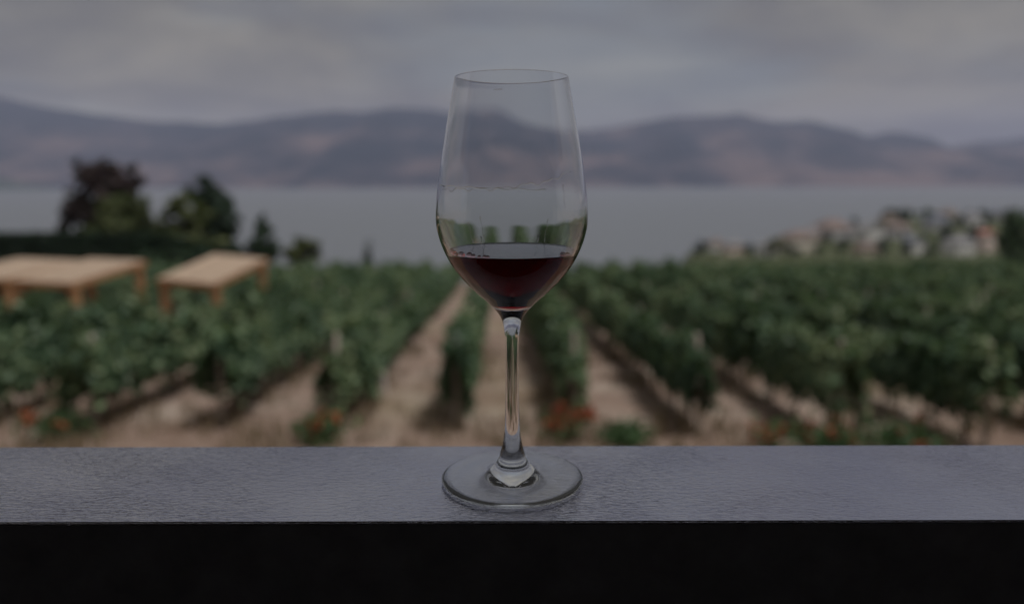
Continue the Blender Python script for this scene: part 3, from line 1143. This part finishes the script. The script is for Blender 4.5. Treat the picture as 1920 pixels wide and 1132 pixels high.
L = lobes_px(496, 66, [(496, 412, 10, 14), (497, 430, 18, 18), (496, 450, 26, 20), (497, 470, 29, 22)], base.z)
plant('dark_conifer', tree_mesh(zt(402, 66, base.z), L, 4200, .3, m_dark, .16), gpt(496, 66), 'small dark cone-shaped conifer between the trees and the wine glass', 'tree', TG)
base = gpt(566, 66)
L = lobes_px(566, 66, [(574, 460, 22, 18), (550, 468, 18, 14), (568, 478, 32, 16)], base.z)
plant('round_bush', tree_mesh(zt(442, 66, base.z), L, 2200, .3, m_olive, .1), gpt(566, 66), 'low rounded olive bush right of the small conifer', 'bush', TG)
base = gpt(692, 74)
L = lobes_px(692, 74, [(692, 462, 6, 10), (693, 478, 11, 12), (690, 494, 14, 12)], base.z)
plant('young_conifer', tree_mesh(zt(452, 74, base.z), L, 900, .2, m_dark, .08), gpt(692, 74), 'tiny dark conifer standing alone against the lake left of the glass', 'tree', TG)
for px, y, w, Yd, lab in ((310, 462, 62, 64.5, 'dark low shrub in front of the yellowish green trees'), (425, 474, 48, 64, 'dark low shrub below the tall evergreen'),
                          (130, 448, 40, 68, 'dark shrub at the left foot of the purple-leaved tree')):
    base = gpt(px, Yd)
    L = lobes_px(px, Yd, [(px - w * .45, y + 8, w * .55, 20), (px + w * .4, y + 10, w * .55, 18), (px, y + 18, w * .9, 20)], base.z)
    plant('dark_shrub', tree_mesh(zt(y - 10, Yd, base.z), L, 2600, .32, m_dark, .1), gpt(px, Yd), lab, 'shrub', TG)

# clipped hedge along the left end of the vineyard
hg0, hg1 = gpt(-160, 64), gpt(455, 65.5)
root = empty('clipped_hedge', hg0)
dv = hg1 - hg0
hl = dv.xy.length
hn = 15000
u = rng.random(hn)
face = rng.random(hn)
hh_ = 4.35 - 1.6 * smooth(.72, 1.0, u)
wx_ = np.where(face < .55, -.75 + rng.normal(0, .07, hn), rng.uniform(-.8, .8, hn))
wz_ = np.where(face < .55, rng.random(hn) * hh_, hh_ + rng.normal(0, .08, hn))
dirv = np.array([dv.x, dv.y]) / hl
per = np.array([-dirv[1], dirv[0]])
P = np.stack([u * dv.x + per[0] * wx_, u * dv.y + per[1] * wx_, u * dv.z + wz_], 1)
O = np.where((face < .55)[:, None], np.array([-per[0] * -1, -per[1], .2])[None, :] * np.array([0, 1, 1]), np.array([0, 0, 1])[None, :])
link('foliage', leaf_cloud('foliage', P, .27, m_dark, O), root)
hb = []
for k in range(18):
    uu = (k + .5) / 18
    hb.append(tube_data([(uu * dv.x, uu * dv.y, uu * dv.z - .3), (uu * dv.x + .1, uu * dv.y, uu * dv.z + 1.2), (uu * dv.x, uu * dv.y + .1, uu * dv.z + 2.2)], [.09, .07, .03], 6))
v, f = join(hb)
link('stems', mesh('stems', v, f, m_trunk), root)
# dark core inside the foliage, closes the gaps between leaves
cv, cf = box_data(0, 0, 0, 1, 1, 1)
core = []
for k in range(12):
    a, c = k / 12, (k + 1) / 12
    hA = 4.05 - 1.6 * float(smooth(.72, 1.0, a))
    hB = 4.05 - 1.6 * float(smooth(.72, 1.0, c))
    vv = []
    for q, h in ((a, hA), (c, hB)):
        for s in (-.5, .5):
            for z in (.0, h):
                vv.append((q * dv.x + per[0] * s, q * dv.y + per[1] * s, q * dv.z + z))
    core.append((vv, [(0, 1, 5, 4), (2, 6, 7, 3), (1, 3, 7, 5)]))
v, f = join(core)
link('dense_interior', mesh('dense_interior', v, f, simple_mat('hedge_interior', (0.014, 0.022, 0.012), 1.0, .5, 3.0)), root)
tag(root, 'long clipped dark green hedge at the left edge of the vineyard', 'hedge')

# ------------------------------------------------------------------ the village across on the right
def flat_mat(name, c, r=.8):
    return simple_mat(name, c, r, .1, 1.2)


m_glasspane = simple_mat('dark_window_glass', (0.04, 0.05, 0.06), .1, .1, 1.0)
walls = {'white': flat_mat('white_render', (.74, .72, .73)), 'pink': flat_mat('pinkish_render', (.72, .58, .54)),
         'beige': flat_mat('beige_render', (.50, .43, .35)), 'grey': flat_mat('grey_siding', (.55, .54, .57)), 'cream': flat_mat('cream_render', (.66, .60, .52))}
roofs = {'brown': flat_mat('brown_shingle', (.15, .11, .10)), 'grey': flat_mat('grey_shingle', (.18, .175, .19)), 'red': flat_mat('red_tile', (.38, .14, .11)),
         'blue': flat_mat('slate_blue_shingle', (.11, .12, .16))}
m_trim = flat_mat('white_trim', (.75, .75, .74))
m_door = flat_mat('dark_door', (.10, .07, .06))


def house(px, py_base, Yd, w_px, h_px, wall, roof, label, gable=False, rz=0.42, rh=.34):
    m = mpp(Yd)
    p = pt(px, py_base, Yd)
    gz = float(ground_z(p.x, Yd))
    w, h = w_px * m, max(h_px * m, 2.6)
    d = w * random.uniform(.6, .8)
    root = empty('house', (p.x, Yd, gz), rz)
    wall_h = h + max(0, p.z - gz) * .0
    wh = wall_h
    V, Fc = box_data(0, 0, wh / 2 - .5, w, d, wh + 1.0)
    link('wall', mesh('wall', V, Fc, walls[wall]), root)
    o = .45
    rz_ = w * rh * .5 if gable else d * rh
    if gable:
        V = [(-w / 2 - o, -d / 2 - o, wh), (0, -d / 2 - o, wh + rz_), (w / 2 + o, -d / 2 - o, wh), (-w / 2 - o, d / 2 + o, wh), (0, d / 2 + o, wh + rz_), (w / 2 + o, d / 2 + o, wh)]
        Fc = [(0, 1, 4, 3), (1, 2, 5, 4), (0, 3, 5, 2), (0, 2, 1), (3, 4, 5)]
    else:
        q = min(w * .28, d * .5)
        V = [(-w / 2 - o, -d / 2 - o, wh), (w / 2 + o, -d / 2 - o, wh), (w / 2 + o, d / 2 + o, wh), (-w / 2 - o, d / 2 + o, wh), (-w / 2 + q, 0, wh + rz_), (w / 2 - q, 0, wh + rz_)]
        Fc = [(0, 1, 5, 4), (1, 2, 5), (2, 3, 4, 5), (3, 0, 4), (0, 3, 2, 1)]
    rf = link('roof', mesh('roof', V, Fc, roofs[roof]), root)
    V, Fc = box_data(w * .22, d * .08, wh + rz_ * .75, .8, .8, 1.8)
    link('chimney', mesh('chimney', V, Fc, walls['beige']), rf)
    floors = 2 if wh > 4.6 else 1
    nw_ = max(2, int(w / 3.2))
    for fl in range(floors):
        for k in range(nw_):
            cx_, cz_ = -w / 2 + (k + .5) * w / nw_, (fl + .58) * wh / floors
            if fl == 0 and k == nw_ // 2:
                V, Fc = box_data(cx_, -d / 2 - .03, 1.05, 1.0, .08, 2.1)
                link('door', mesh('door', V, Fc, m_door), root)
                continue
            V, Fc = box_data(cx_, -d / 2 - .03, cz_, 1.5, .08, 1.25)
            wn_ = link('window', mesh('window', V, Fc, m_trim), root)
            V, Fc = box_data(cx_, -d / 2 - .075, cz_, 1.26, .02, 1.02)
            link('pane', mesh('pane', V, Fc, m_glasspane), wn_)
    tag(root, label, 'house', 'houses of the lakeside village')


house(1372, 488, 285, 36, 18, 'pink', 'grey', 'small pinkish house between the two dark trees at the left end of the village')
house(1436, 488, 278, 30, 22, 'white', 'grey', 'narrow white house right of the second dark tree of the village', True)
house(1494, 480, 292, 62, 27, 'cream', 'brown', 'wide pale two-storey house, largest in the village')
house(1556, 468, 350, 66, 20, 'grey', 'brown', 'grey house with a long brown roof behind the wide pale one')
house(1622, 484, 280, 44, 15, 'beige', 'brown', 'low beige house below the bright white house')
house(1628, 462, 340, 40, 26, 'white', 'grey', 'bright white house in the middle of the village', True)
house(1680, 470, 350, 44, 20, 'grey', 'brown', 'grey house just right of the bright white middle house')
house(1712, 484, 285, 34, 24, 'white', 'blue', 'white house in the front line near the right hillside', True)
house(1752, 458, 390, 40, 18, 'grey', 'blue', 'grey house with slate blue roof at the foot of the hill')
house(1795, 486, 282, 50, 24, 'white', 'grey', 'broad white house in the front line toward the right edge')
house(1846, 486, 290, 26, 36, 'pink', 'red', 'tall pinkish house with red roof beside the big tree at the right edge', True)

house(1340, 486, 300, 30, 13, 'white', 'brown', 'low white house behind the first dark tree at the left end of the village')
house(1520, 462, 345, 34, 15, 'pink', 'grey', 'small pinkish house peeping over the wide pale house')
house(1662, 452, 420, 30, 15, 'beige', 'brown', 'small beige house at the left foot of the wooded hill')
house(1816, 452, 410, 36, 16, 'white', 'grey', 'white house on the slope above the broad white house')
house(1775, 428, 465, 34, 12, 'cream', 'brown', 'cream house with brown roof high on the wooded hill')
house(1870, 436, 460, 34, 14, 'grey', 'blue', 'grey house high on the hill near the right edge', True)

VT = 'trees of the lakeside village'


def gen_tree(h, w, n, leaf, mat, tr):
    L = []
    for k in range(7):
        a = random.uniform(0, 6.28)
        q = random.uniform(.1, .3) * w
        L.append((q * math.cos(a), q * math.sin(a), h * random.uniform(.38, .8), w * random.uniform(.25, .36), w * random.uniform(.25, .36), h * random.uniform(.16, .26)))
    return tree_mesh(h, L, n, leaf, mat, tr)


kinds = [gen_tree(10, 9, 1300, .7, m_dark, .25), gen_tree(10, 10, 1300, .7, m_mid, .25), gen_tree(10, 9, 1300, .7, m_olive, .25), gen_tree(10, 7, 1300, .65, m_dark, .22)]
vt = [  # px, base py, distance, height px, kind, label
    (1310, 488, 270, 32, 0, 'small dark tree at the left end of the village'),
    (1404, 488, 272, 26, 0, 'dark rounded tree between the pinkish and the narrow white house'),
    (1336, 490, 262, 16, 2, 'low olive tree right of the first dark village tree'),
    (1452, 488, 268, 40, 2, 'slender olive tree left of the wide pale house'),
    (1536, 486, 274, 26, 1, 'green tree right of the wide pale house'),
    (1574, 486, 276, 28, 0, 'dark tree in front of the long brown roof'),
    (1600, 452, 420, 22, 3, 'dark tree behind the roofs left of the bright white house'),
    (1656, 486, 276, 30, 0, 'dark tree right of the low beige house'),
    (1748, 488, 272, 26, 1, 'green tree between the front white houses'),
    (1824, 484, 300, 52, 0, 'dark tree left of the tall pinkish house'),
    (1770, 478, 330, 40, 3, 'dark pointed tree above the broad white house'),
    (1690, 452, 420, 34, 3, 'dark tree at the left foot of the wooded hill'),
    (1660, 440, 440, 30, 0, 'dark tree where the wooded hill starts'),
]
for px, pb, Yd, hp, kd, lab in vt:
    p = pt(px, pb, Yd)
    s = hp * mpp(Yd) / 10
    plant('village_tree', kinds[kd], (p.x, Yd, float(ground_z(p.x, Yd))), lab, 'tree', VT, random.uniform(0, 6.28), s)
HOUSE_XY = [(o.location.x, o.location.y) for o in col.objects if o.name.startswith('house') and o.parent is None]
placed = 0
TREE_LOOK = ['dark broad', 'mid green', 'olive', 'dark narrow']
while placed < 34:                                     # garden trees between the houses
    px, Yd = random.uniform(1300, 1880), random.uniform(262, 345)
    p = pt(px, 470, Yd)
    if any(abs(p.x - hx_) < 6.5 and -9 < Yd - hy_ < 6 for hx_, hy_ in HOUSE_XY) or p.x / Yd < 0.245:
        continue
    placed += 1
    kd = random.choice((0, 0, 1, 3, 3))
    part = 'left end' if px < 1470 else 'middle' if px < 1680 else 'right end'
    plant('village_tree', kinds[kd], (p.x, Yd, float(ground_z(p.x, Yd))),
          'small %s tree among pale houses, %s of village%s' % (TREE_LOOK[kd], part, ', front line' if Yd < 300 else ', behind the front line'), 'tree',
          'garden trees among the houses', random.uniform(0, 6.28), random.uniform(.32, .62))
for k in range(48):
    px = random.uniform(1655, 1925)
    Yd = random.uniform(385, 498)
    p = pt(px, 430, Yd)
    hgt = random.uniform(4.5, 7.5)
    kd = random.choice((0, 0, 1, 2, 3))
    part = 'left side' if px < 1740 else 'middle' if px < 1830 else 'right side'
    plant('hill_tree', kinds[kd], (p.x, Yd, float(ground_z(p.x, Yd))),
          '%s tree on the wooded hill above the village, %s, %s' % (TREE_LOOK[kd], part, 'lower slope' if Yd < 425 else 'mid slope' if Yd < 462 else 'along the crest'), 'tree',
          'trees covering the hill on the right', random.uniform(0, 6.28), hgt / 10)
base = gpt(1905, 120)
L = lobes_px(1905, 120, [(1900, 420, 26, 26), (1920, 440, 34, 34), (1895, 455, 28, 30), (1915, 485, 42, 30), (1890, 490, 22, 20)], base.z)
plant('large_leafy_tree', tree_mesh(zt(396, 120, base.z), L, 5200, .42, m_mid, .35), gpt(1905, 120), 'large green tree cut off by the right edge of the picture', 'tree')
